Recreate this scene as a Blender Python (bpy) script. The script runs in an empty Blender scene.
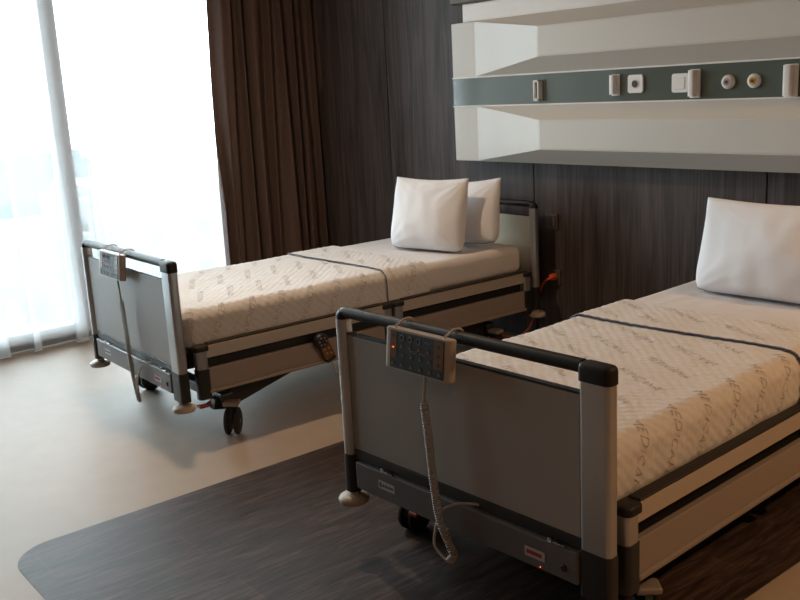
import bpy, bmesh, math, random
import numpy as np
from mathutils import Vector, Matrix, noise
random.seed(4)
PI = math.pi
C = bpy.context.scene.collection
scene = bpy.context.scene

# ------------------------------------------------------------------ materials
def new_mat(name):
    m = bpy.data.materials.new(name); m.use_nodes = True
    nt = m.node_tree; nt.nodes.clear()
    out = nt.nodes.new('ShaderNodeOutputMaterial')
    return m, nt, out

def lk(nt, a, b): nt.links.new(a, b)

def pbr(name, col, rough=.5, metal=0., var=.06, scale=30., bump=0., bscale=200., spec=.5, coat=0., stretch=(1, 1, 1), sheen=0.):
    m, nt, out = new_mat(name)
    p = nt.nodes.new('ShaderNodeBsdfPrincipled')
    tc = nt.nodes.new('ShaderNodeTexCoord'); mp = nt.nodes.new('ShaderNodeMapping')
    mp.inputs['Scale'].default_value = stretch
    lk(nt, tc.outputs['Object'], mp.inputs['Vector'])
    n = nt.nodes.new('ShaderNodeTexNoise'); n.inputs['Scale'].default_value = scale; n.inputs['Detail'].default_value = 4
    lk(nt, mp.outputs[0], n.inputs['Vector'])
    mx = nt.nodes.new('ShaderNodeMix'); mx.data_type = 'RGBA'
    mx.inputs[6].default_value = tuple(c * (1 - var) for c in col) + (1,)
    mx.inputs[7].default_value = tuple(min(1, c * (1 + var)) for c in col) + (1,)
    lk(nt, n.outputs['Fac'], mx.inputs[0]); lk(nt, mx.outputs[2], p.inputs['Base Color'])
    p.inputs['Roughness'].default_value = rough; p.inputs['Metallic'].default_value = metal
    p.inputs['Specular IOR Level'].default_value = spec
    p.inputs['Coat Weight'].default_value = coat
    p.inputs['Sheen Weight'].default_value = sheen
    if bump:
        n2 = nt.nodes.new('ShaderNodeTexNoise'); n2.inputs['Scale'].default_value = bscale; n2.inputs['Detail'].default_value = 3
        lk(nt, mp.outputs[0], n2.inputs['Vector'])
        b = nt.nodes.new('ShaderNodeBump'); b.inputs['Strength'].default_value = bump; b.inputs['Distance'].default_value = .002
        lk(nt, n2.outputs['Fac'], b.inputs['Height']); lk(nt, b.outputs[0], p.inputs['Normal'])
    lk(nt, p.outputs[0], out.inputs[0])
    return m

def ramp(nt, stops):
    r = nt.nodes.new('ShaderNodeValToRGB'); e = r.color_ramp.elements
    while len(e) < len(stops): e.new(.5)
    for i, (pos, c) in enumerate(stops):
        e[i].position = pos; e[i].color = tuple(c) + (1,)
    return r

def wood_wall_mat():
    m, nt, out = new_mat('dark_wood_veneer')
    p = nt.nodes.new('ShaderNodeBsdfPrincipled')
    tc = nt.nodes.new('ShaderNodeTexCoord'); mp = nt.nodes.new('ShaderNodeMapping')
    mp.inputs['Scale'].default_value = (9, 9, .7); lk(nt, tc.outputs['Object'], mp.inputs['Vector'])
    n1 = nt.nodes.new('ShaderNodeTexNoise'); n1.inputs['Scale'].default_value = 1.2; n1.inputs['Detail'].default_value = 8; n1.inputs['Distortion'].default_value = 1.6
    lk(nt, mp.outputs[0], n1.inputs['Vector'])
    mp2 = nt.nodes.new('ShaderNodeMapping'); mp2.inputs['Scale'].default_value = (70, 70, 2.2); lk(nt, tc.outputs['Object'], mp2.inputs['Vector'])
    n2 = nt.nodes.new('ShaderNodeTexNoise'); n2.inputs['Scale'].default_value = 1.5; n2.inputs['Detail'].default_value = 5
    lk(nt, mp2.outputs[0], n2.inputs['Vector'])
    ad = nt.nodes.new('ShaderNodeMath'); ad.operation = 'MULTIPLY_ADD'; ad.inputs[1].default_value = .45
    lk(nt, n2.outputs['Fac'], ad.inputs[0])
    ml = nt.nodes.new('ShaderNodeMath'); ml.operation = 'MULTIPLY'; ml.inputs[1].default_value = .6
    lk(nt, n1.outputs['Fac'], ml.inputs[0]); lk(nt, ml.outputs[0], ad.inputs[2])
    r = ramp(nt, [(.36, (.030, .021, .019)), (.5, (.064, .048, .044)), (.64, (.105, .081, .075))])
    lk(nt, ad.outputs[0], r.inputs[0]); lk(nt, r.outputs[0], p.inputs['Base Color'])
    p.inputs['Roughness'].default_value = .5; p.inputs['Specular IOR Level'].default_value = .28
    b = nt.nodes.new('ShaderNodeBump'); b.inputs['Strength'].default_value = .25; b.inputs['Distance'].default_value = .002
    lk(nt, n2.outputs['Fac'], b.inputs['Height']); lk(nt, b.outputs[0], p.inputs['Normal'])
    lk(nt, p.outputs[0], out.inputs[0]); return m

def wood_floor_mat():
    m, nt, out = new_mat('dark_plank_vinyl')
    p = nt.nodes.new('ShaderNodeBsdfPrincipled')
    tc = nt.nodes.new('ShaderNodeTexCoord')
    rot = nt.nodes.new('ShaderNodeMapping'); rot.inputs['Rotation'].default_value = (0, 0, PI / 2); lk(nt, tc.outputs['Object'], rot.inputs['Vector'])
    br = nt.nodes.new('ShaderNodeTexBrick'); br.inputs['Scale'].default_value = 1
    br.inputs['Brick Width'].default_value = 1.15; br.inputs['Row Height'].default_value = .21
    br.inputs['Mortar Size'].default_value = .0016; br.inputs['Mortar Smooth'].default_value = .2
    br.offset = .37
    br.inputs['Color1'].default_value = (.85, .85, .85, 1); br.inputs['Color2'].default_value = (1.1, 1.1, 1.1, 1); br.inputs['Mortar'].default_value = (1.9, 1.7, 1.6, 1)
    lk(nt, rot.outputs[0], br.inputs['Vector'])
    mp = nt.nodes.new('ShaderNodeMapping'); mp.inputs['Scale'].default_value = (17, 1.8, 1); lk(nt, tc.outputs['Object'], mp.inputs['Vector'])
    n1 = nt.nodes.new('ShaderNodeTexNoise'); n1.inputs['Scale'].default_value = 2.2; n1.inputs['Detail'].default_value = 9; n1.inputs['Roughness'].default_value = .65; n1.inputs['Distortion'].default_value = 1.2
    lk(nt, mp.outputs[0], n1.inputs['Vector'])
    r = ramp(nt, [(.32, (.014, .007, .005)), (.5, (.046, .027, .021)), (.68, (.100, .064, .050))])
    lk(nt, n1.outputs['Fac'], r.inputs[0])
    mx = nt.nodes.new('ShaderNodeMix'); mx.data_type = 'RGBA'; mx.blend_type = 'MULTIPLY'; mx.inputs[0].default_value = 1
    lk(nt, r.outputs[0], mx.inputs[6]); lk(nt, br.outputs['Color'], mx.inputs[7]); lk(nt, mx.outputs[2], p.inputs['Base Color'])
    p.inputs['Roughness'].default_value = .55; p.inputs['Specular IOR Level'].default_value = .3
    b = nt.nodes.new('ShaderNodeBump'); b.inputs['Strength'].default_value = .5; b.inputs['Distance'].default_value = .003
    lk(nt, n1.outputs['Fac'], b.inputs['Height']); lk(nt, b.outputs[0], p.inputs['Normal'])
    lk(nt, p.outputs[0], out.inputs[0]); return m

def sheer_mat():
    m, nt, out = new_mat('sheer_voile')
    tr = nt.nodes.new('ShaderNodeBsdfTransparent'); tr.inputs[0].default_value = (1, 1, 1, 1)
    tl = nt.nodes.new('ShaderNodeBsdfTranslucent'); tl.inputs[0].default_value = (.90, .92, .93, 1)
    df = nt.nodes.new('ShaderNodeBsdfDiffuse'); df.inputs[0].default_value = (.86, .9, .92, 1)
    m1 = nt.nodes.new('ShaderNodeMixShader'); m1.inputs[0].default_value = .45
    lk(nt, tl.outputs[0], m1.inputs[1]); lk(nt, df.outputs[0], m1.inputs[2])
    tc = nt.nodes.new('ShaderNodeTexCoord'); n = nt.nodes.new('ShaderNodeTexNoise'); n.inputs['Scale'].default_value = 6
    lk(nt, tc.outputs['Object'], n.inputs['Vector'])
    mr = nt.nodes.new('ShaderNodeMapRange'); mr.inputs[3].default_value = .26; mr.inputs[4].default_value = .38
    lk(nt, n.outputs['Fac'], mr.inputs[0])
    m2 = nt.nodes.new('ShaderNodeMixShader'); lk(nt, mr.outputs[0], m2.inputs[0])
    lk(nt, tr.outputs[0], m2.inputs[1]); lk(nt, m1.outputs[0], m2.inputs[2])
    lk(nt, m2.outputs[0], out.inputs[0]); return m

def glass_mat():
    m, nt, out = new_mat('window_glass')
    tr = nt.nodes.new('ShaderNodeBsdfTransparent'); tr.inputs[0].default_value = (.93, .98, .985, 1)
    gl = nt.nodes.new('ShaderNodeBsdfGlossy'); gl.inputs['Roughness'].default_value = .02
    fr = nt.nodes.new('ShaderNodeFresnel'); fr.inputs[0].default_value = 1.45
    mx = nt.nodes.new('ShaderNodeMixShader'); lk(nt, fr.outputs[0], mx.inputs[0]); lk(nt, tr.outputs[0], mx.inputs[1]); lk(nt, gl.outputs[0], mx.inputs[2])
    lk(nt, mx.outputs[0], out.inputs[0]); return m

def emit_mat(name, col, s):
    m, nt, out = new_mat(name)
    e = nt.nodes.new('ShaderNodeEmission'); e.inputs[0].default_value = tuple(col) + (1,); e.inputs[1].default_value = s
    lk(nt, e.outputs[0], out.inputs[0]); return m

M = dict(
    wall_wood=wood_wall_mat(), floor_wood=wood_floor_mat(), sheer=sheer_mat(), glass=glass_mat(),
    lino=pbr('beige_linoleum', (.375, .30, .24), .5, var=.07, scale=9, bump=.08, bscale=420, spec=.22),
    paint=pbr('warm_wall_paint', (.30, .25, .21), .8, scale=3, bump=.1),
    ceil=pbr('ceiling_paint', (.36, .34, .32), .9, scale=3, bump=.1),
    frame=pbr('window_frame_paint', (.60, .64, .70), .4, scale=6),
    dark=pbr('dark_trim', (.03, .028, .027), .5),
    curtain=pbr('brown_curtain_cloth', (.112, .066, .050), .85, var=.14, scale=60, bump=.5, bscale=500, sheen=.0, stretch=(1, 1, .3)),
    head=pbr('headwall_lacquer', (.60, .575, .53), .42, var=.02, scale=4, coat=.1),
    band=pbr('headwall_green_glass', (.105, .125, .108), .16, var=.05, scale=3, coat=.3),
    taupe=pbr('taupe_lacquer', (.14, .115, .10), .5, var=.04, scale=4),
    plast=pbr('white_plastic', (.80, .78, .77), .38, var=.03, scale=15),
    outlet=pbr('socket_recess', (.05, .03, .025), .4),
    yellow=pbr('yellow_ring', (.6, .32, .02), .4),
    silver=pbr('silver_aluminium', (.46, .455, .45), .34, metal=.72, var=.04, scale=12, bump=.03, bscale=300),
    panel=pbr('bed_end_laminate', (.30, .275, .25), .5, var=.03, scale=20, bump=.06, bscale=300),
    cream=pbr('cream_headboard_laminate', (.64, .55, .41), .5, var=.03, scale=12),
    cross=pbr('crossbar_grey', (.13, .12, .115), .45, metal=.2, var=.05, scale=20),
    grip=pbr('black_rubber_grip', (.018, .015, .014), .5, var=.1, spec=.25, scale=30, bump=.05),
    black=pbr('black_plastic', (.016, .015, .015), .45, var=.1, scale=30, bump=.05),
    board=pbr('side_board_aluminium', (.52, .455, .39), .42, metal=.3, var=.03, scale=12),
    board2=pbr('side_board_taupe', (.31, .26, .23), .45, metal=.2, var=.03, scale=12),
    bumper=pbr('bumper_plastic', (.44, .37, .29), .45, var=.05, scale=30),
    chrome=pbr('chrome', (.6, .6, .6), .16, metal=1., var=.03),
    red=pbr('red_pedal', (.42, .03, .018), .4),
    sheet=pbr('white_bed_sheet', (.70, .67, .67), .85, var=.03, scale=8, bump=.35, bscale=45),
    quilt=pbr('quilted_cover', (.69, .665, .65), .85, var=.08, scale=55, bump=.4, bscale=260),
    ink=pbr('printed_lettering', (.43, .375, .33), .9, var=.25, scale=120),
    piping=pbr('navy_piping', (.14, .15, .20), .8),
    pillow=pbr('white_pillowcase', (.80, .81, .85), .8, var=.025, scale=7, bump=.3, bscale=30),
    casing=pbr('controller_casing', (.44, .37, .31), .42, var=.04, scale=40),
    keypad=pbr('keypad_navy', (.014, .022, .028), .6, var=.15, scale=80),
    amber=pbr('keypad_amber', (.16, .068, .018), .45, var=.12, scale=80),
    icon=pbr('icon_amber', (.22, .105, .04), .5, var=.1),
    pale=pbr('icon_pale', (.30, .30, .29), .5),
    cable=pbr('grey_coil_cable', (.42, .36, .31), .45, var=.08, scale=60),
    led=emit_mat('red_led', (1, .10, .03), 3.),
    labelw=pbr('sticker_white', (.42, .38, .36), .6), labelr=pbr('sticker_red', (.28, .02, .03), .6),
    labelk=pbr('sticker_dark', (.05, .045, .045), .6),
    orange=pbr('orange_plug', (.85, .12, .02), .4, var=.04),
    plate=pbr('dark_switch_plate', (.11, .088, .08), .35, var=.05),
    build=pbr('pale_facade', (.085, .092, .095), .9, var=.12, scale=.06),
    build2=pbr('pale_rose_facade', (.092, .088, .088), .9, var=.1, scale=.06),
    bwin=pbr('facade_windows', (.055, .068, .072), .3),
    ground=pbr('hazy_ground', (.078, .086, .09), .95, var=.15, scale=.03),
    lamp=emit_mat('ceiling_lamp_diffuser', (1, .80, .58), 6.),
    white=pbr('lamp_trim', (.7, .68, .65), .5),
)

# ------------------------------------------------------------------ helpers
def obj(name, bm, mats, parent=None, smooth=False, angle=None):
    me = bpy.data.meshes.new(name)
    bmesh.ops.recalc_face_normals(bm, faces=bm.faces)
    bm.to_mesh(me); bm.free()
    if not isinstance(mats, (list, tuple)): mats = [mats]
    for m in mats: me.materials.append(M[m] if isinstance(m, str) else m)
    if smooth:
        me.polygons.foreach_set('use_smooth', [True] * len(me.polygons))
        if angle is not None: me.set_sharp_from_angle(angle=math.radians(angle))
    o = bpy.data.objects.new(name, me); C.objects.link(o)
    if parent: o.parent = parent
    return o

def tag(o, label=None, cat=None, group=None, kind=None):
    if label: o['label'] = label
    if cat: o['category'] = cat
    if group: o['group'] = group
    if kind: o['kind'] = kind
    return o

def empty(name, loc=(0, 0, 0), rz=0.):
    o = bpy.data.objects.new(name, None); C.objects.link(o)
    o.empty_display_size = .1; o.location = loc; o.rotation_euler = (0, 0, rz); return o

def copy_tree(o, parent=None):
    c = o.copy(); C.objects.link(c)
    if parent: c.parent = parent
    for ch in list(o.children): copy_tree(ch, c)
    return c

def box(bm, x0, x1, y0, y1, z0, z1, bev=0., seg=2, mat=0, M4=None):
    vs = [bm.verts.new((x, y, z)) for x in (x0, x1) for y in (y0, y1) for z in (z0, z1)]
    idx = [(0, 1, 3, 2), (4, 6, 7, 5), (0, 4, 5, 1), (2, 3, 7, 6), (0, 2, 6, 4), (1, 5, 7, 3)]
    fs = [bm.faces.new([vs[i] for i in f]) for f in idx]
    allv = set(vs)
    if bev > 0:
        es = {e for f in fs for e in f.edges}
        r = bmesh.ops.bevel(bm, geom=list(es), offset=bev, segments=seg, affect='EDGES', profile=.5)
        fs = [f for f in fs if f.is_valid] + [f for f in r['faces'] if f.is_valid]
        allv = {v for f in fs for v in f.verts}
    for f in fs: f.material_index = mat
    if M4 is not None:
        for v in allv: v.co = M4 @ v.co
    return fs

def prism(bm, pts, d0, d1, axis='x', mat=0):
    """extrude a 2D outline; axis = direction of extrusion; pts are the two other coordinates in xyz order"""
    def P(p, d):
        return {'x': (d, p[0], p[1]), 'y': (p[0], d, p[1]), 'z': (p[0], p[1], d)}[axis]
    a = [bm.verts.new(P(p, d0)) for p in pts]; b = [bm.verts.new(P(p, d1)) for p in pts]
    n = len(pts); fs = [bm.faces.new(a), bm.faces.new(b[::-1])]
    for i in range(n): fs.append(bm.faces.new((a[i], b[i], b[(i + 1) % n], a[(i + 1) % n])))
    for f in fs: f.material_index = mat
    return fs

def rrect(cx, cy, w, h, r, n=5):
    pts = []
    for (sx, sy, a0) in ((1, 1, 0), (-1, 1, 90), (-1, -1, 180), (1, -1, 270)):
        for k in range(n + 1):
            a = math.radians(a0 + 90 * k / n)
            pts.append((cx + sx * (w / 2 - r) + r * math.cos(a), cy + sy * (h / 2 - r) + r * math.sin(a)))
    return pts

def loft(bm, cx, cy, levels, n=6):
    rings = [[bm.verts.new((x, y, z)) for x, y in rrect(cx, cy, w, h, r_, n)] for z, w, h, r_ in levels]
    for a, b_ in zip(rings, rings[1:]):
        for k in range(len(a)): bm.faces.new((a[k], a[(k + 1) % len(a)], b_[(k + 1) % len(a)], b_[k]))
    bm.faces.new(rings[0]); bm.faces.new(rings[-1])

def tube(bm, pts, r, n=10, cap=True, mat=0, flat=1.):
    pts = [Vector(p) for p in pts]
    rings = []; up = None
    for i, p in enumerate(pts):
        t = (pts[min(i + 1, len(pts) - 1)] - pts[max(i - 1, 0)]).normalized()
        if up is None:
            up = Vector((0, 0, 1)) if abs(t.z) < .9 else Vector((1, 0, 0))
        u = (up - t * up.dot(t)).normalized(); v = t.cross(u); up = u
        rr = r[i] if isinstance(r, (list, tuple)) else r
        rings.append([bm.verts.new(p + u * (math.cos(2 * PI * k / n) * rr) + v * (math.sin(2 * PI * k / n) * rr * flat)) for k in range(n)])
    for a, b in zip(rings, rings[1:]):
        for k in range(n):
            f = bm.faces.new((a[k], a[(k + 1) % n], b[(k + 1) % n], b[k])); f.material_index = mat
    if cap:
        f = bm.faces.new(rings[0][::-1]); f.material_index = mat
        f = bm.faces.new(rings[-1]); f.material_index = mat

def lathe(bm, prof, c=(0, 0, 0), axis='z', n=24, mat=0):
    rings = []
    for (r, h) in prof:
        ring = []
        for k in range(n):
            a = 2 * PI * k / n; p = (r * math.cos(a), r * math.sin(a), h)
            if axis == 'y': p = (p[0], p[2], p[1])
            if axis == 'x': p = (p[2], p[0], p[1])
            ring.append(bm.verts.new(Vector(c) + Vector(p)))
        rings.append(ring)
    for a, b in zip(rings, rings[1:]):
        for k in range(n):
            f = bm.faces.new((a[k], a[(k + 1) % n], b[(k + 1) % n], b[k])); f.material_index = mat
    for rg in (rings[0], rings[-1]):
        f = bm.faces.new(rg); f.material_index = mat

def catmull(P, per=8):
    P = [Vector(p) for p in P]; out = []
    Q = [P[0] * 2 - P[1]] + P + [P[-1] * 2 - P[-2]]
    for i in range(1, len(Q) - 2):
        a, b, c, d = Q[i - 1:i + 3]
        for k in range(per):
            t = k / per
            out.append(.5 * ((2 * b) + (c - a) * t + (2 * a - 5 * b + 4 * c - d) * t * t + (3 * b - a - 3 * c + d) * t ** 3))
    out.append(P[-1]); return out

def B(): return bmesh.new()

# ------------------------------------------------------------------ camera
F = 929.05
cam_loc = Vector((.7727, -.8147, 1.4922)); yaw, pitch, roll = .89537, .22508, -.05399
f = Vector((-math.sin(yaw) * math.cos(pitch), math.cos(yaw) * math.cos(pitch), -math.sin(pitch)))
r = Vector((math.cos(yaw), math.sin(yaw), 0)); u = r.cross(f)
r2 = r * math.cos(roll) + u * math.sin(roll); u2 = -r * math.sin(roll) + u * math.cos(roll)
cd = bpy.data.cameras.new('camera'); cam = bpy.data.objects.new('camera', cd); C.objects.link(cam)
cd.sensor_width = 36; cd.lens = F / 800 * 36; cd.clip_end = 1000
mw = Matrix.Identity(4)
for i, v in enumerate((r2, u2, -f)):
    for j in range(3): mw[j][i] = v[j]
mw.translation = cam_loc
cam.matrix_world = mw
scene.camera = cam

# ------------------------------------------------------------------ the room
WY = 3.122; X0, X1, Y0, H = -5.12, 2.3, -3.2, 2.75
def struct(name, bm, mats, parent=None, **k):
    o = obj(name, bm, mats, parent, **k)
    if not parent: o['kind'] = 'structure'
    return o

b = B(); box(b, X0 - .1, X1 + .1, Y0 - .1, WY + .2, -.12, 0); struct('floor', b, 'lino')
# dark plank inlay with rounded front corners, a hair above the linoleum
b = B()
xa, xb, ya, yb, rr = -2.385, -.515, -.075, WY - .003, .15
pts = [(xb, yb), (xa, yb)]
pts += [(xa + rr - rr * math.cos(a), ya + rr - rr * math.sin(a)) for a in [PI / 2 * k / 10 for k in range(11)]]
pts += [(xb - rr + rr * math.sin(a), ya + rr - rr * math.cos(a)) for a in [PI / 2 * k / 10 for k in range(11)]]
prism(b, pts, -.02, .0015, 'z'); struct('floor_inlay', b, 'floor_wood')

b = B(); box(b, X0 - .1, X1 + .1, Y0 - .1, WY + .2, H, H + .1); struct('ceiling', b, 'ceil')
# back wall: veneer panels with dark joints
b = B(); box(b, X0 - .1, X1 + .1, WY + .012, WY + .2, 0, H, mat=1)
seams = [X0, -4.155, -2.865, -1.445, -.09, 1.265, X1]
for a, c in zip(seams, seams[1:]): box(b, a + .003, c - .003, WY, WY + .016, .0, H, bev=.002, seg=1)
struct('wall_back', b, ['wall_wood', 'dark'])
b = B(); box(b, X1, X1 + .1, Y0, WY, 0, H); struct('wall_right', b, 'wall_wood')
b = B(); box(b, X0, X1, Y0 - .1, Y0, 0, H); struct('wall_front', b, 'paint')
# window wall: low dark plinth, header and a pier at the corner
WX = X0
b = B()
WY0, WY1 = -.75, 3.0
box(b, WX - .1, WX, Y0, WY0, 0, H); box(b, WX - .1, WX, WY1, WY, 0, H); box(b, WX - .1, WX, WY0, WY1, 2.62, H)
struct('wall_left', b, 'paint')
b = B(); box(b, WX - .1, WX + .01, WY0, WY1, 0, .045); struct('baseboard_left', b, 'dark')
b = B()
box(b, WX - .09, WX + .02, WY0, WY1, .046, .115, bev=.006)
box(b, WX - .08, WX + .0, WY0, WY1, 2.55, 2.62, bev=.006)
for y in (WY0 + .04, -.13, 1.27, 2.67, WY1 - .04): box(b, WX - .08, WX + .03, y - .05, y + .05, .1, 2.56, bev=.006)
win = struct('window_1', b, 'frame')
b = B()
for a, c in ((WY0 + .09, -.18), (-.08, 1.22), (1.32, 2.62)): box(b, WX - .045, WX - .039, a, c, .116, 2.549)
struct('window_pane', b, 'glass', win)

# ------------------------------------------------------------------ curtains
def curtain_mesh(y0, y1, x, z0, z1, fn, ny, nz, th=0.):
    b = B(); g = []
    for i in range(ny + 1):
        row = []
        for k in range(nz + 1):
            t = i / ny; s = k / nz
            dx, dy = fn(t, s)
            row.append(b.verts.new((x + dx, y0 + (y1 - y0) * t + dy, z0 + (z1 - z0) * s)))
        g.append(row)
    for i in range(ny):
        for k in range(nz): b.faces.new((g[i][k], g[i + 1][k], g[i + 1][k + 1], g[i][k + 1]))
    return b

def brown_fn(t, s):
    n = noise.noise(Vector((t * 7, s * .7, 3)))
    ph = 2 * PI * (9.0 * t + .9 * n + .25 * math.sin(2.2 * s + 5 * t))
    a = .058 * (1 - .2 * s) * (1 + .5 * noise.noise(Vector((t * 5, .3, 9))))
    return a * math.sin(ph) + .010 * math.sin(2.7 * ph + 1) + .02 * math.sin(5 * t) * (1 - s), .012 * math.cos(ph) - .10 * (1 - s) * (1 - t) ** 2 + .02 * (1 - s) * t
b = curtain_mesh(2.33, 3.12, WX + .17, .015, H - .01, brown_fn, 260, 40)
o = obj('brown_curtain', b, 'curtain', smooth=True)
tag(o, 'heavy dark brown floor-length curtain gathered in folds in the corner beside the window', 'curtain')
sm = o.modifiers.new('thickness', 'SOLIDIFY'); sm.thickness = .003

def sheer_fn(t, s):
    n = noise.noise(Vector((t * 6, s * .6, 1)))
    y = t * 3.5
    ph = 2 * PI * (y / .27 + .8 * n)
    a = .030 * (1.15 - .3 * s)
    return a * math.sin(ph) + .006 * math.sin(3.1 * ph + 2) * (1 - .5 * s), .068 * math.cos(ph) * (1.25 - .45 * s)
b = curtain_mesh(-.85, 2.33, WX + .11, .012, H - .01, sheer_fn, 420, 24)
o = obj('sheer_curtain', b, 'sheer', smooth=True)
tag(o, 'white see-through sheer curtain hanging to the floor across the bright window', 'curtain')
b = B()
pts = []
for i in range(421):
    t = i / 420; dx, dy = sheer_fn(t, .012); pts.append((WX + .11 + dx, -.85 + 3.18 * t + dy, .022))
tube(b, pts, .0035, 5); hm = obj('hem', b, 'frame', o)

# ------------------------------------------------------------------ outside: hazy town far below
b = B(); box(b, -400, -12, -300, 400, -31, -30); struct('ground', b, 'ground')
specs = [(-95, 26, 14, 12, 19, 0, 'low pale block with a flat roof seen behind the sheer curtain'),
         (-100, 42, 16, 14, 22, 1, 'pale rose tower block seen through the window between mullion and bed'),
         (-120, 64, 18, 20, 17, 0, 'wide pale block standing beyond the rose tower block'),
         (-70, 12, 12, 10, 12, 1, 'small pale rose house block nearest to the window edge'),
         (-140, 40, 20, 16, 24, 0, 'tall grey-white block rising far behind the others')]
for (x, y, w, d, h, kind, lab) in specs:
    root = empty('apartment_building', (x, y, -30))
    tag(root, lab, 'building')
    b = B(); box(b, -d / 2, d / 2, -w / 2, w / 2, 0, h); box(b, -d / 2 + 1, d / 2 - 1, -w / 2 + 1, w / 2 - 1, h, h + 1.2)
    obj('facade', b, 'build2' if kind else 'build', root)
    wm = None
    for fl in range(int(h / 5)):
        for c in range(int(w / 5)):
            loc = (d / 2, -w / 2 + 2.6 + c * 5, 1.5 + fl * 5)
            if wm is None:
                b = B(); box(b, -.1, .05, -1.1, 1.1, 0, 2.0); q = obj('window', b, 'bwin', root); wm = q
            else: q = wm.copy(); C.objects.link(q); q.parent = root
            q.location = loc

# ------------------------------------------------------------------ headwall unit
hw = empty('headwall_panel', (-3.38, WY, 1.04))
tag(hw, 'long white faceted medical wall panel with a green service band above the beds', 'wall panel')
def hobj(name, bm, mats, parent=hw, **k):
    for v in bm.verts: v.co -= Vector((-3.38, WY, 1.04))
    return obj(name, bm, mats, parent, **k)
PX0, PX1 = -3.385, .15
PF = WY - .115; BF = WY - .195
b = B(); box(b, PX0, PX1, PF, WY - .001, 1.045, 1.832, bev=.004); hobj('back_plate', b, 'head')
def fascia(name, zb0, zb1, zf0, zf1):
    b = B()
    xs0, xs1, xf0, xf1 = -3.19, PX1 - .02, -2.64, PX1 - .3
    base = [b.verts.new(p) for p in ((xs0, PF - .0005, zb0), (xs1, PF - .0005, zb0), (xs1, PF - .0005, zb1), (xs0, PF - .0005, zb1))]
    fr = [b.verts.new(p) for p in ((xf0, BF, zf0), (xf1, BF, zf0), (xf1, BF, zf1), (xf0, BF, zf1))]
    b.faces.new(fr); b.faces.new(base)
    for i in range(4): b.faces.new((base[i], base[(i + 1) % 4], fr[(i + 1) % 4], fr[i]))
    bmesh.ops.bevel(b, geom=[e for e in b.edges if all(v in fr for v in e.verts)], offset=.004, segments=2, affect='EDGES')
    hobj(name, b, 'head')
fascia('upper_fascia', 1.528, 1.829, 1.612, 1.760)
fascia('lower_fascia', 1.049, 1.362, 1.130, 1.280)
b = B(); box(b, PX0 + .003, PX1 - .003, PF - .003, PF + .01, 1.3655, 1.520, bev=.001); hobj('service_band', b, 'band')
b = B(); box(b, PX0 - .0, PX1, PF - .008, PF, 1.520, 1.527, bev=.001); box(b, PX0, PX1, PF - .008, PF, 1.3585, 1.3655, bev=.001); hobj('edge_strip', b, 'plast')
b = B(); box(b, -3.30, PX1, WY - .10, WY - .001, 1.833, 1.935, bev=.003); hobj('light_channel', b, 'plast')
b = B(); box(b, -3.375, PX1, WY - .13, WY - .001, 1.936, 2.45, bev=.012, seg=4); hobj('canopy_box', b, 'taupe')
def clamp(x0, x1, z0, z1, slot=False):
    b = B()
    box(b, x0, x1, PF - .012, PF - .004, z0, z1, bev=.003)
    if slot:
        box(b, x0 + .002, x0 + .012, PF - .035, PF - .010, z0, z1, bev=.002); box(b, x1 - .012, x1 - .002, PF - .035, PF - .010, z0, z1, bev=.002)
        box(b, x0 + .002, x1 - .002, PF - .035, PF - .010, z1 - .012, z1, bev=.002); box(b, x0 + .002, x1 - .002, PF - .035, PF - .010, z0, z0 + .014, bev=.002)
        box(b, x0 + .012, x1 - .012, PF - .014, PF - .010, z0 + .014, z1 - .012, mat=1)
    else:
        prism(b, rrect((x0 + x1) / 2 - .003, PF - .026, (x1 - x0) * .62, .034, .010), z0 + .008, z1 - .003, 'z')
    hobj('rail_clamp', b, ['plast', 'outlet'], smooth=True, angle=35)
clamp(-2.722, -2.678, 1.380, 1.490, True)
clamp(-2.217, -2.168, 1.393, 1.497)
clamp(-1.772, -1.718, 1.372, 1.500)
clamp(-1.315, -1.252, 1.362, 1.500)
def wall_plate(name, cx, cz, w, h, kind):
    b = B(); prism(b, rrect(cx, cz, w, h, .012), PF - .016, PF - .003, 'y')
    p = hobj(name, b, 'plast', smooth=True, angle=40)
    if kind == 'socket':
        b = B(); lathe(b, [(.022, PF - .0165), (.022, PF - .019), (.018, PF - .020), (.017, PF - .0165)], (cx, 0, cz), 'y', 24); hobj('socket_ring', b, 'plast', p, smooth=True, angle=40)
        b = B(); lathe(b, [(.013, PF - .0165), (.013, PF - .018)], (cx - .006, 0, cz), 'y', 20); hobj('socket_hole', b, 'outlet', p)
    else:
        b = B(); box(b, cx - w * .33, cx + w * .33, PF - .022, PF - .016, cz - h * .33, cz + h * .33, bev=.003)
        hobj('rocker', b, 'plast', p)
wall_plate('power_socket', -2.072, 1.447, .086, .086, 'socket')
wall_plate('rocker_switch', -1.822, 1.442, .086, .086, 'switch')
wall_plate('rocker_switch', -1.195, 1.432, .086, .100, 'switch')
for cx, col in ((-1.577, 'outlet'), (-1.452, 'yellow')):
    b = B(); lathe(b, [(.031, PF - .003), (.031, PF - .012), (.027, PF - .020), (.018, PF - .024), (.016, PF - .018)], (cx, 0, 1.4375), 'y', 28)
    g = hobj('gas_outlet', b, 'plast', smooth=True, angle=40)
    b = B(); lathe(b, [(.016, PF - .0185), (.015, PF - .0245), (.009, PF - .0245)], (cx, 0, 1.4375), 'y', 24); hobj('colour_ring', b, col if col == 'yellow' else 'cable', g)
    b = B(); lathe(b, [(.008, PF - .0246), (.008, PF - .0265)], (cx, 0, 1.4375), 'y', 16); hobj('outlet_hole', b, 'outlet', g)

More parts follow.
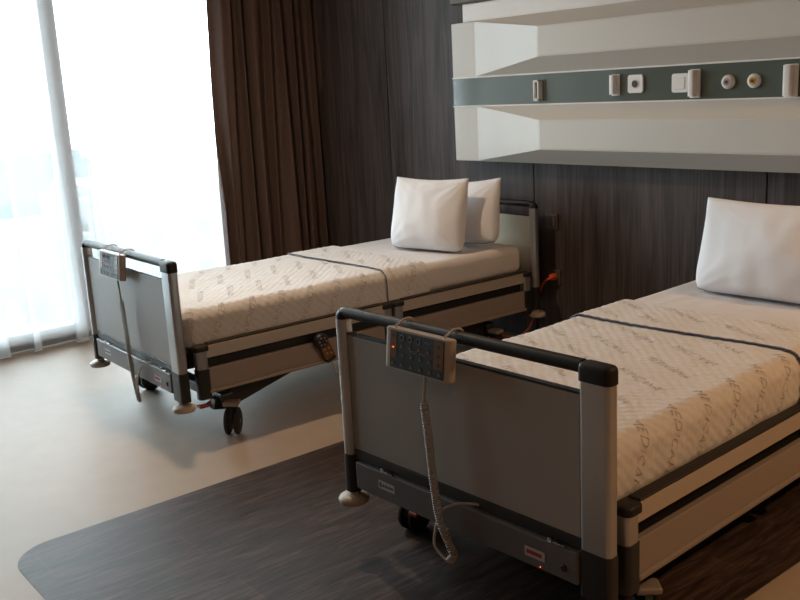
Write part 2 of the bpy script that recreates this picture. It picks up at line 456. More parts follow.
# dark wall switch, dark socket, orange plug and cord
sw = empty('wall_switch', (-2.728, WY, .712)); tag(sw, 'dark brown wall switch on the wood panelling above the orange plug', 'switch')
b = B(); prism(b, rrect(0, 0, .088, .088, .006), -.010, -.0005, 'y'); obj('switch_plate', b, 'plate', sw)
b = B(); box(b, .006, .030, -.016, -.010, -.030, .030, bev=.002); box(b, -.032, .003, -.014, -.010, -.030, .030, bev=.002); obj('rocker', b, 'plate', sw)
so = empty('wall_socket', (-2.715, WY, .392)); tag(so, 'dark socket plate low on the wood wall holding the orange plug', 'socket')
b = B(); prism(b, rrect(0, 0, .088, .088, .006), -.010, -.0005, 'y'); obj('socket_plate', b, 'plate', so)
pl = empty('power_cord', (-2.708, WY - .012, .396)); tag(pl, 'bright orange plug and cord in the low wall socket beside the far bed', 'power cord')
b = B(); lathe(b, [(.010, -.042), (.018, -.034), (.020, -.020), (.020, -.001)], (0, 0, 0), 'y', 20); obj('plug', b, 'orange', pl, smooth=True, angle=40)
b = B(); tube(b, catmull([(0, -.036, -.004), (-.018, -.046, -.012), (-.045, -.050, -.040), (-.068, -.048, -.075), (-.088, -.046, -.12), (-.110, -.048, -.20), (-.15, -.055, -.31), (-.24, -.07, -.382), (-.36, -.08, -.388)]), .0065, 8); obj('cord', b, 'orange', pl, smooth=True)

# ------------------------------------------------------------------ hospital bed
W, L, HH = .97, 2.172, .82
ZK, ZB = .351, .222
def bed_end(root, y, sgn, name, lam, stickers):
    """sgn = -1: outer face towards -y (foot end); +1: head end"""
    b = B()
    box(b, .019, W - (.050 if sgn < 0 else .020), y - .010, y + .010, .3725, .750, bev=.003)
    e = obj(name, b, lam, root)
    b = B(); box(b, .019, W - (.050 if sgn < 0 else .020), y - .011, y + .011, .7502, .7565, bev=.002); obj('edge_trim', b, 'black', e)
    wide = sgn < 0
    for x in (0, W):
        big = wide and x > 0
        px, pw, pd_, pr = ((W - .003, .090, .042, .014) if big else (x + (-.004 if x == 0 else .004), .046, .050, .021))
        b = B(); prism(b, rrect(px, y, pw, pd_, pr, 8), ZK, HH - (.0305 if big else .022), 'z'); obj('post', b, 'silver', e, smooth=True, angle=40)
        b = B(); prism(b, rrect(px, y, pw + .004, pd_ + .004, pr, 8), ZB, ZK - .0005, 'z'); obj('post_sleeve', b, 'black', e, smooth=True, angle=40)
        b = B()
        cx = x + (-.008 if x == 0 else .010)
        lathe(b, [(.016, .208), (.036, .207), (.047, .200), (.051, .190), (.047, .180), (.030, .177)], (cx, y + sgn * .004, 0), 'z', 32)
        tube(b, [(px, y, .221), (px, y, .196)], .018, 12)
        obj('bumper', b, 'bumper', e, smooth=True, angle=50)
    # rail with rounded shoulders
    b = B()
    zr = HH + .001
    path = [(-.004, y, HH - .024)] + [(-.004 + .022 * (1 - math.cos(a)), y, HH - .023 + .022 * math.sin(a)) for a in [PI / 2 * k / 7 for k in range(8)]]
    if wide:
        path += [(W - .046, y, zr)]; rad = [.024] * 4 + [.023, .021, .019, .018, .018, .018]
        t = HH + .016
        loft(b, W - .003, y, [(HH - .030, .096, .048, .016), (t - .014, .096, .048, .016), (t - .0075, .0925, .0445, .0150), (t - .003, .086, .038, .0125), (t, .074, .026, .008)])
    else:
        path += [(W + .004 - .022 * (1 - math.cos(a)), y, HH - .023 + .022 * math.sin(a)) for a in [PI / 2 * (7 - k) / 7 for k in range(8)]] + [(W + .004, y, HH - .024)]
        rad = [.025] * 4 + [.023, .021, .019, .018, .018]; rad = rad + rad[::-1]
    tube(b, path, rad, 16); obj('top_rail', b, 'grip', e, smooth=True, angle=60)
    # lower crossbar
    b = B(); box(b, (.040 if sgn < 0 else .024), W - .050, y - .026, y + .026, .247, .338, bev=.005)
    cb = obj('crossbar', b, 'cross', e)
    b = B(); box(b, .024, W - .050, y - .012, y + .020, .3385, .372, bev=.002); obj('sealing_strip', b, 'black', e)
    if stickers:
        for x in (.170, .83):
            b = B(); lathe(b, [(.007, .338), (.007, .346), (.005, .350)], (x, y - .022, 0), 'z', 14); box(b, x + .012, x + .05, y - .028, y - .018, .3385, .3440, bev=.002); obj('latch', b, 'chrome', cb, smooth=True, angle=40)
        yf = y - .0261
        b = B(); box(b, .153, .227, yf - .0012, yf + .001, .283, .309, mat=0)
        box(b, .158, .167, yf - .0016, yf - .001, .288, .304, mat=1); 
        for k in range(4): box(b, .172 + k * .013, .182 + k * .013, yf - .0016, yf - .001, .292, .300, mat=1)
        obj('grey_sticker', b, ['labelw', 'labelk'], cb)
        b = B(); box(b, .748, .815, yf - .0012, yf + .001, .274, .300)
        box(b, .754, .806, yf - .0016, yf - .001, .282, .293, mat=1)
        obj('red_sticker', b, ['labelw', 'labelr'], cb)
        b = B(); lathe(b, [(.010, yf + .001), (.010, yf - .003), (.007, yf - .005)], (.878, 0, .283), 'y', 18); obj('lock_plug', b, 'black', cb)
        b = B(); lathe(b, [(.0013, yf + .001), (.0013, yf - .0015)], (.800, 0, .256), 'y', 10); obj('indicator_light', b, 'led', cb)
    return e

def side_guard(root, s, y0, y1, lower):
    """s=+1: right side (x near W), -1: left. Two stacked boards between two capped posts."""
    X = lambda d: (W + d) if s > 0 else -d
    def sb(b, d0, d1, *a, **k):
        p, q = X(d0), X(d1); box(b, min(p, q), max(p, q), *a, **k)
    b = B(); sb(b, .008, .030, y0 + .018, y1 - .018, .393, .449, bev=.003)
    g = obj('side_guard', b, 'board', root)
    b = B(); sb(b, -.008, .032, y0 + .03, y1 - .03, .4495, .457, bev=.005, seg=3)
    obj('grip_strip', b, 'grip', g)
    b = B(); sb(b, .008, .030, y0 + .018, y1 - .018, .246, .347, bev=.003)
    sb(b, .024, .040, y0 + .018, y1 - .018, .236, .251, bev=.004)
    obj('lower_board', b, 'board2', g)
    for yy in (y0, y1):
        e = obj_post(g, X, yy)
    return g
def obj_post(g, X, yy):
    cx = X(.012)
    b = B(); prism(b, rrect(cx, yy, .044, .054, .015, 5), .346, .428, 'z'); p = obj('guard_post', b, 'silver', g, smooth=True, angle=40)
    b = B(); prism(b, rrect(cx, yy, .050, .060, .016, 5), .212, .3455, 'z'); obj('post_sleeve', b, 'black', p, smooth=True, angle=40)
    b = B(); loft(b, cx, yy, [(.4285, .060, .068, .018), (.444, .060, .068, .018), (.449, .056, .064, .016), (.452, .048, .056, .012)])
    obj('post_cap', b, 'grip', p, smooth=True, angle=50)
    return p

def make_bed():
    root = empty('hospital_bed')
    bed_end(root, 0, -1, 'footboard', 'panel', True)
    bed_end(root, L, 1, 'headboard', 'cream', False)
    for s in (1, -1):
        side_guard(root, s, .095, 1.105, True); side_guard(root, s, 1.175, 2.085, True)
    # deck
    b = B()
    for a, c in ((.06, .55), (.57, 1.06), (1.08, 1.30), (1.32, 2.11)): box(b, .03, W - .03, a, c, .405, .435, bev=.004)
    for x in (.09, W - .09): box(b, x - .03, x + .03, .04, L - .05, .335, .4045, bev=.004)
    for x in (.022, W - .022): box(b, x - .010, x + .010, .13, L - .10, .322, .436, bev=.003)  # black skirts added so the gap between the side boards stays dark
    for y in (.3, .8, 1.25, 1.7): box(b, .12, W - .12, y - .025, y + .025, .345, .4045, bev=.004)
    obj('mattress_deck', b, 'black', root)
    # underframe: longitudinals behind the side boards
    b = B()
    for x in (.16, W - .16): box(b, x - .025, x + .025, .55, 1.75, .255, .330, bev=.004)
    for y in (.70, 1.52): box(b, .1, W - .1, y - .03, y + .03, .262, .334, bev=.004)
    for x in (.2, W - .2):
        for y in (.06, L - .06): box(b, x - .03, x + .03, min(y, y + (.0)) - .03, y + .03, .250, .345, bev=.003)
    obj('underframe', b, 'black', root)
    # two castor bogies with rising arms
    for s, yc in ((1, .235), (-1, L - .30)):
        b = B(); box(b, .05, W - .05, yc - .03, yc + .03, .135, .185, bev=.006)
        for x in (.10, W - .10):
            y2 = yc + s * .50
            prism(b, [(yc - s * .06, .115), (yc + s * .02, .100), (yc + s * .06, .115), (y2 + s * .04, .245), (y2, .305), (yc + s * .14, .225), (yc - s * .05, .16)], x - .02, x + .02, 'x')
        bg = obj('lift_arm', b, 'black', root)
        for x in (.02, W - .02):
            turn = Matrix.Translation((x, yc, 0)) @ Matrix.Rotation(math.radians(47 if (s == 1 and x > .5) else 8), 4, 'Z') @ Matrix.Translation((-x, -yc, 0))
            def tv(b):
                for v in b.verts: v.co = turn @ v.co
                return b
            b = B()
            for d in (-.031, .012):
                lathe(b, [(.028, d), (.055, d + .001), (.0615, d + .005), (.0615, d + .014), (.055, d + .018), (.028, d + .019)], (x, yc, .0615), 'x', 32)
            w = obj('castor', tv(b), 'black', root, smooth=True, angle=35)
            b = B(); prism(b, [(yc - .052, .066), (yc - .030, .118), (yc - .005, .150), (yc + .045, .150), (yc + .052, .112), (yc + .020, .060)], x - .0105, x + .0105, 'x')
            obj('castor_fork', tv(b), 'black', w)
            b = B(); box(b, x - .036, x + .036, yc - .026, yc + .036, .134, .156, bev=.008, seg=3); obj('castor_housing', tv(b), 'board2', w)
            b = B(); lathe(b, [(.010, x - .034 ), (.010, x + .034)], (0, yc, .0615), 'x', 14); obj('axle', tv(b), 'chrome', w)
        if s == 1:
            for x in (.13, W - .13):
                b = B(); box(b, x - .020, x + .020, yc - .110, yc - .055, .122, .134, bev=.004); tube(b, [(x, yc - .07, .130), (x, yc - .035, .150)], .007, 8)
                obj('brake_pedal', b, 'red', root)
    # motor drives under the deck
    b = B(); prism(b, rrect(.62, .155, .085, .075, .012), 1.50, 1.93, 'y'); lathe(b, [(.016, 1.495), (.016, 1.49)], (.62, 0, .155), 'y', 12)
    dm = obj('drive_motor', b, 'cross', root, smooth=True, angle=40)
    b = B(); tube(b, [(.62, 1.50, .155), (.62, 1.05, .26)], .014, 10); box(b, .585, .655, 1.0, 1.08, .235, .275, bev=.004); obj('push_rod', b, 'chrome', dm, smooth=True, angle=40)
    b = B(); box(b, .30, .44, 1.30, 1.62, .235, .325, bev=.012); obj('control_box', b, 'black', root)
    # wiring loom hanging below the frame
    b = B(); tube(b, catmull([(.62, 1.5, .19), (.60, 1.42, .15), (.52, 1.34, .20), (.45, 1.30, .27)]), .006, 8); obj('wiring', b, 'black', root, smooth=True)
    return root

POSE = {'A': ((-1.5393, .8106, 0), .0397), 'B': ((-3.7829, .8522, 0), -.0227)}
near = make_bed()
near.location, near.rotation_euler = POSE['A'][0], (0, 0, POSE['A'][1])
tag(near, 'grey hospital bed with dark rails standing on the dark plank floor, nearest the camera', 'hospital bed', 'hospital beds')
far = copy_tree(near)
far.location, far.rotation_euler = POSE['B'][0], (0, 0, POSE['B'][1])
tag(far, 'grey hospital bed with dark rails standing on pale floor beside the window', 'hospital bed', 'hospital beds')
def at(o, k, off=(0, 0, 0), rz=0.):
    p, a = POSE[k]; R = Matrix.Rotation(a, 3, 'Z')
    o.location = Vector(p) + R @ Vector(off); o.rotation_euler = (0, 0, a + rz)

# ------------------------------------------------------------------ mattress
MT, MB_, MX0, MX1, MY0, MY1 = .591, .437, .046, W - .032, .062, 2.112
b = B(); box(b, MX0, MX1, MY0, MY1, MB_, MT, bev=.042, seg=6)
bmesh.ops.subdivide_edges(b, edges=[e for e in b.edges if e.calc_length() > .5], cuts=60, use_grid_fill=True)
for v in b.verts:
    if v.co.z > .5:
        y = v.co.y
        v.co.z += .0035 * noise.noise(Vector((v.co.x * 4, y * 7, 0))) + .003 * noise.noise(Vector((v.co.x * 14, y * 5, 2)))
    elif v.co.z > .45:
        v.co.x += .004 * noise.noise(Vector((v.co.y * 9, v.co.z * 12, v.co.x)))
mat_a = obj('mattress', b, 'sheet', smooth=True)
tag(mat_a, 'mattress in a white sheet lying on the bed on the dark plank floor', 'mattress', 'mattresses on the beds'); at(mat_a, 'A')
mat_b = mat_a.copy(); C.objects.link(mat_b); at(mat_b, 'B'); tag(mat_b, 'mattress in a white sheet lying on the bed beside the window', 'mattress', 'mattresses on the beds')

# ------------------------------------------------------------------ quilted cover wrapped over the mattress
RC = .046
def wrap(uu, vv, off, drop_lim=None):
    """flat cloth coordinates (u across from bed centre line, v along from the foot edge) -> point and normal on the mattress"""
    hw_ = (MX1 - MX0) / 2 - RC
    cx = (MX0 + MX1) / 2
    du = max(0, abs(uu) - hw_); su = 1 if uu > 0 else -1
    dv = max(0, (MY0 + RC) - vv)
    bx_ = cx + su * min(abs(uu), hw_); by_ = max(vv, MY0 + RC)
    d = math.hypot(du, dv)
    top = MT
    if d < 1e-9: return Vector((bx_, by_, top + off)), Vector((0, 0, 1)), 0
    nx, ny = su * du / d, -dv / d
    arc = RC * PI / 2
    if d <= arc:
        a = d / RC
        n = Vector((nx * math.sin(a), ny * math.sin(a), math.cos(a)))
        p = Vector((bx_, by_, top - RC)) + n * (RC + off)
    else:
        n = Vector((nx, ny, 0)); p = Vector((bx_, by_, top - RC - (d - arc))) + n * (RC + off)
    return p, n, d

def relief(uu, vv):
    s = .030
    ds = .35 * noise.noise(Vector((uu * 11, vv * 11, 2.2)))
    p, q = (uu + vv) / s * .7071 + ds, (uu - vv) / s * .7071 - ds
    a = abs(math.sin(PI * p) * math.sin(PI * q)) ** .38
    w = noise.noise(Vector((uu * 5, vv * 4, 1.3))) * .004 + noise.noise(Vector((uu * 16, vv * 13, 4.1))) * .0022
    return .0044 * a + w + .004

DROP = .154 + RC * (PI / 2 - 1)
def cloth_grid(v0, v1, off, vb=None):
    hw_ = (MX1 - MX0) / 2 - RC + DROP
    st = .0075
    nu = int(2 * hw_ / st); nv = int((v1 - v0) / st)
    b = B(); g = {}
    for i in range(nu + 1):
        for k in range(nv + 1):
            uu = -hw_ + 2 * hw_ * i / nu
            lo = v0 if vb is None else vb(uu)
            vv = lo + (v1 - lo) * k / nv
            p, n, d = wrap(uu, vv, 0)
            if d > DROP + .006: continue
            edge = min(1, max(0, (DROP - d) / .02 + .25))
            rel = relief(uu, vv) * edge
            sag = 0
            if d > .08: sag = .005 * noise.noise(Vector((uu * 3, vv * 11, 7))) * (d - .08) / .1
            g[i, k] = b.verts.new(p + n * (off + rel + sag))
    for i in range(nu):
        for k in range(nv):
            q = [g.get(t) for t in ((i, k), (i + 1, k), (i + 1, k + 1), (i, k + 1))]
            if None not in q: b.faces.new(q)
    for v in [v for v in b.verts if not v.link_faces]: b.verts.remove(v)
    return b

# lettering laid on the cloth, running diagonally across the bed
def text_mesh(body, size):
    cu = bpy.data.curves.new('lettering', 'FONT'); cu.body = body; cu.size = size; cu.resolution_u = 2; cu.shear = .15; cu.space_character = 1.12
    cu.offset = -.0009
    o = bpy.data.objects.new('lettering', cu); C.objects.link(o)
    bpy.context.view_layer.update()
    me = bpy.data.meshes.new_from_object(o.evaluated_get(bpy.context.evaluated_depsgraph_get()))
    b = B(); b.from_mesh(me); C.objects.unlink(o); bpy.data.objects.remove(o); bpy.data.meshes.remove(me); bpy.data.curves.remove(cu)
    bmesh.ops.triangulate(b, faces=b.faces)
    for _ in range(2):
        es = [e for e in b.edges if e.calc_length() > .008]
        if es: bmesh.ops.subdivide_edges(b, edges=es, cuts=1)
    bmesh.ops.triangulate(b, faces=b.faces)
    return b
TB = text_mesh('MEDICANA', .043)
tverts = [v.co.copy() for v in TB.verts]; tfaces = [[v.index for v in fc.verts] for fc in TB.faces]
tlen = max(v.x for v in tverts)
def letter_into(b, v0, v1, off):
    a = math.radians(-27); ca, sa = math.cos(a), math.sin(a)
    nx_, ny_ = -sa, ca
    hw_ = (MX1 - MX0) / 2 - RC
    for row in range(-8, 22):
        for col in range(-4, 9):
            ox = hw_ - .02 + (col - 4) * (tlen + .09) * ca + (row % 2) * .0
            oy = .10 + row * .155 + (col - 4) * (tlen + .09) * sa + .05 * (col % 2)
            pts = [(ox + t.x * ca - t.y * sa, oy + t.x * sa + t.y * ca) for t in tverts]
            vs = {}
            for fc in tfaces:
                ok = True
                for i in fc:
                    uu, vv = pts[i]
                    if i not in vs:
                        if vv < v0 + .004 or vv > v1 - .004 or abs(uu) > hw_ + DROP - .006 or vv < -.2: vs[i] = None
                        else:
                            p, n, d = wrap(uu, vv, 0)
                            vs[i] = None if d > DROP - .006 else b.verts.new(p + n * (off + relief(uu, vv) * min(1, max(0, (DROP - d) / .02 + .25)) + (.005 * noise.noise(Vector((uu * 3, vv * 11, 7))) * (d - .08) / .1 if d > .08 else 0) + .0011))
                    if vs[i] is None: ok = False
                if ok:
                    try: nf = b.faces.new([vs[i] for i in fc]); nf.material_index = 1
                    except ValueError: pass
    for v in [v for v in b.verts if not v.link_faces]: b.verts.remove(v)

FOOT = MY0 + RC - DROP
def two_mat(name, b, mats, parent=None):
    me = bpy.data.meshes.new(name); b.to_mesh(me); b.free()
    for m in mats: me.materials.append(M[m])
    me.polygons.foreach_set('use_smooth', [True] * len(me.polygons))
    o = bpy.data.objects.new(name, me); C.objects.link(o)
    if parent: o.parent = parent
    return o
def make_blanket(k, vf, vh, label):
    b = cloth_grid(FOOT, vh, .001); letter_into(b, FOOT, vf - .01, .001)
    blanket = two_mat('quilted_blanket', b, ['quilt', 'ink'])
    def fold_edge(uu): return vf + .040 * uu + .006 * math.sin(uu * 9) + .012 * noise.noise(Vector((uu * 3, 0, 5 + vf * 9)))
    b = cloth_grid(vf, vh + .010, .010, fold_edge); letter_into(b, vf + .045, vh, .010)
    two_mat('folded_flap', b, ['quilt', 'ink'], blanket)
    hw_ = (MX1 - MX0) / 2 - RC + DROP
    b = B(); pts = []
    for i in range(141):
        uu = -hw_ + 2 * hw_ * i / 140; p, n, d = wrap(uu, fold_edge(uu), 0); pts.append(p + n * (.010 + .003 + relief(uu, fold_edge(uu)) * .5))
    tube(b, pts, .0028, 6); obj('piping', b, 'piping', blanket, smooth=True)
    b = B(); pts = []
    for i in range(141):
        uu = -hw_ + 2 * hw_ * i / 140; p, n, d = wrap(uu, vh + .009, 0); pts.append(p + n * .009)
    tube(b, pts, .0078, 8); obj('fold_roll', b, 'quilt', blanket, smooth=True)
    at(blanket, k); tag(blanket, label, 'blanket', 'quilted blankets')
make_blanket('A', 1.075, 1.365, 'cream quilted blanket printed with letters on the bed nearest the camera')
make_blanket('B', 1.125, 1.405, 'cream quilted blanket printed with letters on the bed beside the window')

# ------------------------------------------------------------------ pillows
def make_pillow(name, w, h, T, seed, sag=.0, pip=True):
    n = 44; b = B(); g = {}
    rnd = Vector((seed * 3.1, seed * 1.7, seed))
    for side in (-1, 1):
        for i in range(n + 1):
            for k in range(n + 1):
                s = -1 + 2 * i / n; t = -1 + 2 * k / n
                if side == 1 and (abs(s) == 1 or abs(t) == 1): g[side, i, k] = g[-1, i, k]; continue
                x = w / 2 * s * (1 - .035 * (1 - t * t)) ; z = h / 2 * t * (1 - .085 * (1 - s * s) * (1 if t > 0 else .35))
                x *= 1 - (.07 if t < 0 else .015) * s ** 4 * t ** 6; z *= 1 - (.07 if t < 0 else .015) * s ** 6 * t ** 4
                e = (max(0, 1 - abs(s) ** 2.4) * max(0, 1 - abs(t) ** 2.4)) ** .48
                y = side * T / 2 * e * (1 - .30 * t)
                wr = .010 * noise.noise(Vector((x * 5, z * 5, side)) + rnd) + .006 * noise.noise(Vector((x * 13, z * 9, side * 2)) + rnd)
                # creases fanning in from the corners
                dc = math.hypot(1 - abs(s), 1 - abs(t)); ang = math.atan2(1 - abs(t), 1 - abs(s) + 1e-6)
                wr += .0055 * math.sin(ang * 17 + seed) * math.exp(-dc * 2.6)
                y += side * wr * min(1, e * 1.6)
                z += -sag * (1 - abs(s)) * (1 if t > .2 else 0) * (t - .2)
                g[side, i, k] = b.verts.new((x, y, z + h / 2))
        for i in range(n):
            for k in range(n):
                q = [g[side, i, k], g[side, i + 1, k], g[side, i + 1, k + 1], g[side, i, k + 1]]
                try: b.faces.new(q if side == -1 else q[::-1])
                except ValueError: pass
    edge = [g[-1, i, 0].co.copy() for i in range(n + 1)]
    edge2 = [g[-1, i, n].co.copy() for i in range(n + 1)] 
    o = obj(name, b, 'pillow', smooth=True)
    b = B(); tube(b, edge, .0028, 6); obj('piping', b, 'piping', o, smooth=True)
    sides = [g_ for g_ in ()]
    return o
ZP = MT + .006
def place_pillow(o, k, cx, cy, rz, lean, label, roll=0.):
    p, a = POSE[k]; R = Matrix.Rotation(a, 3, 'Z')
    o.location = Vector(p) + R @ Vector((cx, cy, ZP)); o.rotation_euler = (-lean, math.radians(roll), a + rz)
    tag(o, label, 'pillow', 'white pillows')
p1 = make_pillow('pillow', .505, .41, .185, 1)
place_pillow(p1, 'B', .632, 1.665, math.radians(13), math.radians(12), 'white square pillow at the front of the two standing on the window-side bed')
p2 = make_pillow('pillow', .52, .365, .17, 2)
place_pillow(p2, 'B', .690, 1.885, math.radians(5), math.radians(14), 'white pillow partly hidden behind another, leaning on the window-side bed headboard', -5); p2.location.z += .012
p3 = make_pillow('pillow', .66, .395, .19, 5)
place_pillow(p3, 'A', .513, 1.70, math.radians(-1), math.radians(14), 'wide white pillow standing on the bed nearest the camera')

# ------------------------------------------------------------------ hand controllers on the footboards
def make_controller(k, x0, path, label, tilt):
    root = empty('bed_controller'); p, a = POSE[k]; R = Matrix.Rotation(a, 3, 'Z')
    root.location = Vector(p) + R @ Vector((x0, -.052, .708)); root.rotation_euler = (0, 0, a)
    tag(root, label, 'remote control', 'bed controllers hooked on the footboards')
    Wc, Hc = .268, .117
    Rt = Matrix.Translation((0, 0, 0)) @ Matrix.Rotation(tilt, 4, 'X')
    def fin(b):
        for v in b.verts: v.co = Rt @ v.co
        return b
    b = B(); prism(b, rrect(Wc / 2, 0, Wc, .032, .0155, 7), .0, Hc, 'z')
    bmesh.ops.bevel(b, geom=[e for e in b.edges if all(v.co.z > Hc - .001 for v in e.verts) or all(v.co.z < .001 for v in e.verts)], offset=.0025, segments=2, affect='EDGES')
    obj('casing', fin(b), 'casing', root, smooth=True, angle=40)
    b = B(); yk = -.0165
    box(b, .026, .246, yk - .0015, yk + .002, .004, Hc - .005, bev=.0008, seg=1)
    box(b, .028, .055, yk - .0022, yk - .0016, .034, Hc - .008, mat=1); box(b, .207, .244, yk - .0022, yk - .0016, .030, Hc - .008, mat=1)
    for cx, cz, l in ((.170, .095, .020), (.112, .060, .030), (.152, .060, .022)):
        for q in range(4): box(b, cx + q * l / 4, cx + q * l / 4 + l / 6, yk - .0022, yk - .0016, cz + .002 * math.sin(q * 2 + cx), cz + .003 + .002 * math.sin(q * 2 + cx), mat=2)
    kp = obj('keypad', fin(b), ['keypad', 'amber', 'pale'], root)
    def button(cx, cz, m, ring):
        b = B()
        if ring: 
            tube(b, [(cx + .0078 * math.cos(q * PI / 10), yk - .0022, cz + .0078 * math.sin(q * PI / 10)) for q in range(21)], .0011, 5)
        else:
            s = .0070
            prism(b, [(cx - s, cz - s * .8), (cx + s, cz - s * .6), (cx + s * .45, cz + s * .1), (cx + s * .1, cz + s), (cx - s * .5, cz + s * .2)], yk - .0027, yk - .0016, 'y')
        obj('button', fin(b), m, kp)
    for i in range(3): button(.076 + i * .034, .095, 'pale', True)
    for i in range(4): button(.076 + i * .036, .072, 'icon', False); button(.082 + i * .036, .047, 'icon', False)
    for i in range(6): button(.040 + i * .038, .018, 'icon', False)
    for z in (.094, .068, .044): button(.226, z, 'keypad', False)
    button(.041, .098, 'keypad', False)
    b = B(); lathe(b, [(.0022, yk - .0016), (.0022, yk - .0036)], (.042, 0, .064), 'y', 10); obj('red_light', fin(b), 'led', kp)
    for hx in (.035, .235):
        b = B()
        # hooks over the footboard rail (rail axis at y=+.052, z=.127 in this frame)
        pts = [(hx, .008, Hc - .012), (hx, .010, Hc + .006), (hx, .018, .126), (hx, .034, .1340), (hx, .052, .1355), (hx, .068, .132), (hx, .076, .122), (hx, .077, .106)]
        tube(b, catmull(pts, 5), .0030, 8); obj('hook', b, 'cable', root, smooth=True)
    # coiled cable
    P = [Vector((x - x0, y + .052, z - .708)) for x, y, z in path]
    cm = catmull(P, 24)
    nlead = path_lead[k]
    coil_end = path_coil[k]
    b = B(); tube(b, cm[:nlead * 24 + 1], .0042, 8)
    # helix along the middle
    seg = cm[nlead * 24: coil_end * 24 + 1]
    ln = [0.]
    for q, w in zip(seg, seg[1:]): ln.append(ln[-1] + (w - q).length)
    tot = ln[-1]; turns = int(tot / .0070); hp = []
    N = turns * 10; j = 0
    for i in range(N + 1):
        s = tot * i / N
        while j < len(ln) - 2 and ln[j + 1] < s: j += 1
        t = (s - ln[j]) / max(1e-9, ln[j + 1] - ln[j]); c = seg[j].lerp(seg[j + 1], t); tg = (seg[j + 1] - seg[j]).normalized()
        uu = Vector((0, 1, 0)); uu = (uu - tg * uu.dot(tg)).normalized(); vv = tg.cross(uu); an = 2 * PI * i / 10
        rr_ = .0105 * min(1, .3 + i / 30, .3 + (N - i) / 30)
        hp.append(c + uu * math.cos(an) * rr_ + vv * math.sin(an) * rr_)
    tube(b, hp, .0024, 6)
    tube(b, cm[coil_end * 24:], .0040, 8)
    obj('coiled_cable', b, 'cable', root, smooth=True)
    return root
path_lead = {'A': 1, 'B': 1}; path_coil = {'A': 7, 'B': 5}
pa = [(.417, -.050, .700), (.409, -.052, .634), (.421, -.052, .518), (.434, -.054, .401), (.455, -.056, .285), (.495, -.058, .223), (.508, -.058, .194), (.481, -.058, .170), (.437, -.056, .188), (.426, -.054, .209), (.438, -.050, .273), (.457, -.044, .312), (.520, -.040, .350), (.575, -.005, .352)]
pb = [(.500, -.050, .711), (.520, -.052, .616), (.535, -.052, .427), (.565, -.056, .289), (.608, -.058, .175), (.622, -.058, .152), (.610, -.056, .226), (.633, -.050, .290), (.670, -.042, .335), (.72, -.02, .350)]
make_controller('A', .262, pa, 'bed control handset with amber keys hooked on the footboard rail of the nearest bed', math.radians(-6))
make_controller('B', .315, pb, 'bed control handset hooked on the footboard rail of the window-side bed', math.radians(-6))

# patterned call handset hung on the far bed's side
root = empty('call_handset'); p, a = POSE['B']; R = Matrix.Rotation(a, 3, 'Z')
root.location = Vector(p) + R @ Vector((W + .032, .690, .365)); root.rotation_euler = (0, 0, a)
tag(root, 'amber call handset with black dial and cord hanging on the window-side bed rail', 'remote control')
T = Matrix.Rotation(math.radians(24), 4, 'X')
b = B(); prism(b, rrect(0, -.060, .056, .105, .012), .004, .024, 'x')
for v in b.verts: v.co = T @ v.co
hb = obj('handset_body', b, 'amber', root)
b = B(); lathe(b, [(.030, .003), (.036, .006), (.036, .026), (.030, .034), (.010, .035)], (0, 0, -.012), 'x', 28); obj('dial', b, 'black', root, smooth=True, angle=40)
b = B()
for k in range(6): 
    an = k * PI / 3; tube(b, [(.033, math.cos(an) * .019, -.012 + math.sin(an) * .019), (.037, math.cos(an) * .019, -.012 + math.sin(an) * .019)], .0045, 8)
obj('dial_mark', b, 'pale', root)
for (y, z) in ((-.012, -.055), (.012, -.062), (-.008, -.080), (.012, -.090)):
    b = B(); tube(b, [(.023, y, z), (.0265, y, z)], .0055, 10)
    for v in b.verts: v.co = T @ v.co
    obj('button', b, 'pale', root)
b = B(); box(b, .003, .027, -.026, .026, -.128, -.108, bev=.004)
for v in b.verts: v.co = T @ v.co
obj('end_cap', b, 'black', root)
b = B(); tube(b, catmull([(.012, .052, -.118), (.016, .064, -.15), (.016, .085, -.195), (.014, .12, -.225), (-.02, .17, -.22), (-.06, .22, -.14), (-.08, .25, -.06)]), .0048, 8)
obj('cord', b, 'cable', root, smooth=True)
b = B(); tube(b, catmull([(-.001, -.006, .012), (.010, -.006, .020), (.016, -.006, .010), (.016, -.004, -.004)]), .004, 8); obj('hook', b, 'black', root, smooth=True)

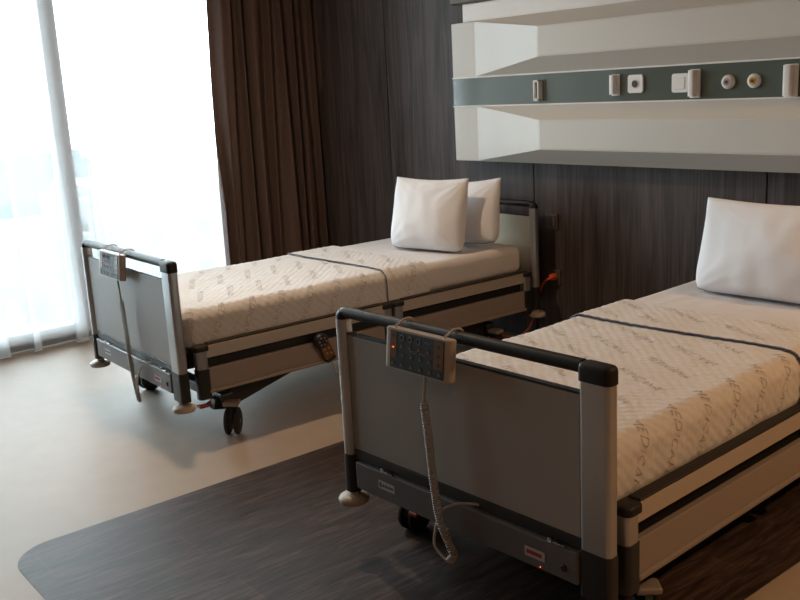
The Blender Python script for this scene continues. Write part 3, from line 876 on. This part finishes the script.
# ------------------------------------------------------------------ light
wd = bpy.data.worlds.new('overcast'); scene.world = wd; wd.use_nodes = True
nt = wd.node_tree; bg = nt.nodes['Background']
tc = nt.nodes.new('ShaderNodeTexCoord'); n = nt.nodes.new('ShaderNodeTexNoise'); n.inputs['Scale'].default_value = 2.0
lk(nt, tc.outputs['Generated'], n.inputs['Vector'])
rp = ramp(nt, [(.3, (.83, .93, 1.0)), (.7, (.90, .955, 1.0))]); lk(nt, n.outputs['Fac'], rp.inputs[0]); lk(nt, rp.outputs[0], bg.inputs[0])
bg.inputs[1].default_value = 15.5
pd = bpy.data.lights.new('window_portal', 'AREA'); pd.shape = 'RECTANGLE'; pd.size = WY1 - WY0; pd.size_y = 2.5; pd.cycles.is_portal = True
po = bpy.data.objects.new('window_portal', pd); C.objects.link(po); po.location = (WX - .12, (WY0 + WY1) / 2, 1.36); po.rotation_euler = (PI / 2, 0, -PI / 2)

spots = [(-3.15, 1.05, 27, (1, .74, .50), 'round ceiling downlight above the window-side bed'), (-.9, 1.6, 2.5, (1, .66, .38), 'round ceiling downlight above the nearest bed'),
         (1.2, -.8, 12, (1, .60, .34), 'round ceiling downlight above the camera side of the room'), (1.55, 2.75, 64, (1, .58, .28), 'round ceiling downlight near the right wall')]
for x, y, pw, col, lab in spots:
    root = empty('ceiling_light', (x, y, H)); tag(root, lab, 'ceiling light', 'round ceiling downlights')
    b = B(); lathe(b, [(.10, -.001), (.125, -.004), (.122, -.012), (.098, -.012)], (0, 0, 0), 'z', 32); obj('trim_ring', b, 'white', root, smooth=True, angle=40)
    b = B(); lathe(b, [(.096, -.003), (.096, -.009)], (0, 0, 0), 'z', 32); obj('diffuser', b, 'lamp', root)
    ld = bpy.data.lights.new('downlight', 'AREA'); ld.shape = 'DISK'; ld.size = .11; ld.energy = pw; ld.color = col
    lo = bpy.data.objects.new('downlight', ld); C.objects.link(lo); lo.parent = root; lo.location = (0, 0, -.016)

vs = scene.view_settings
scene.display_settings.display_device = 'sRGB'
vs.view_transform = 'Standard'; vs.look = 'None'; vs.gamma = 1; vs.use_curve_mapping = False; vs.exposure = 0
cy = scene.cycles
cy.use_denoising = True; cy.max_bounces = 8; cy.diffuse_bounces = 5; cy.transparent_max_bounces = 16; cy.caustics_reflective = False; cy.caustics_refractive = False
cy.sample_clamp_indirect = 6
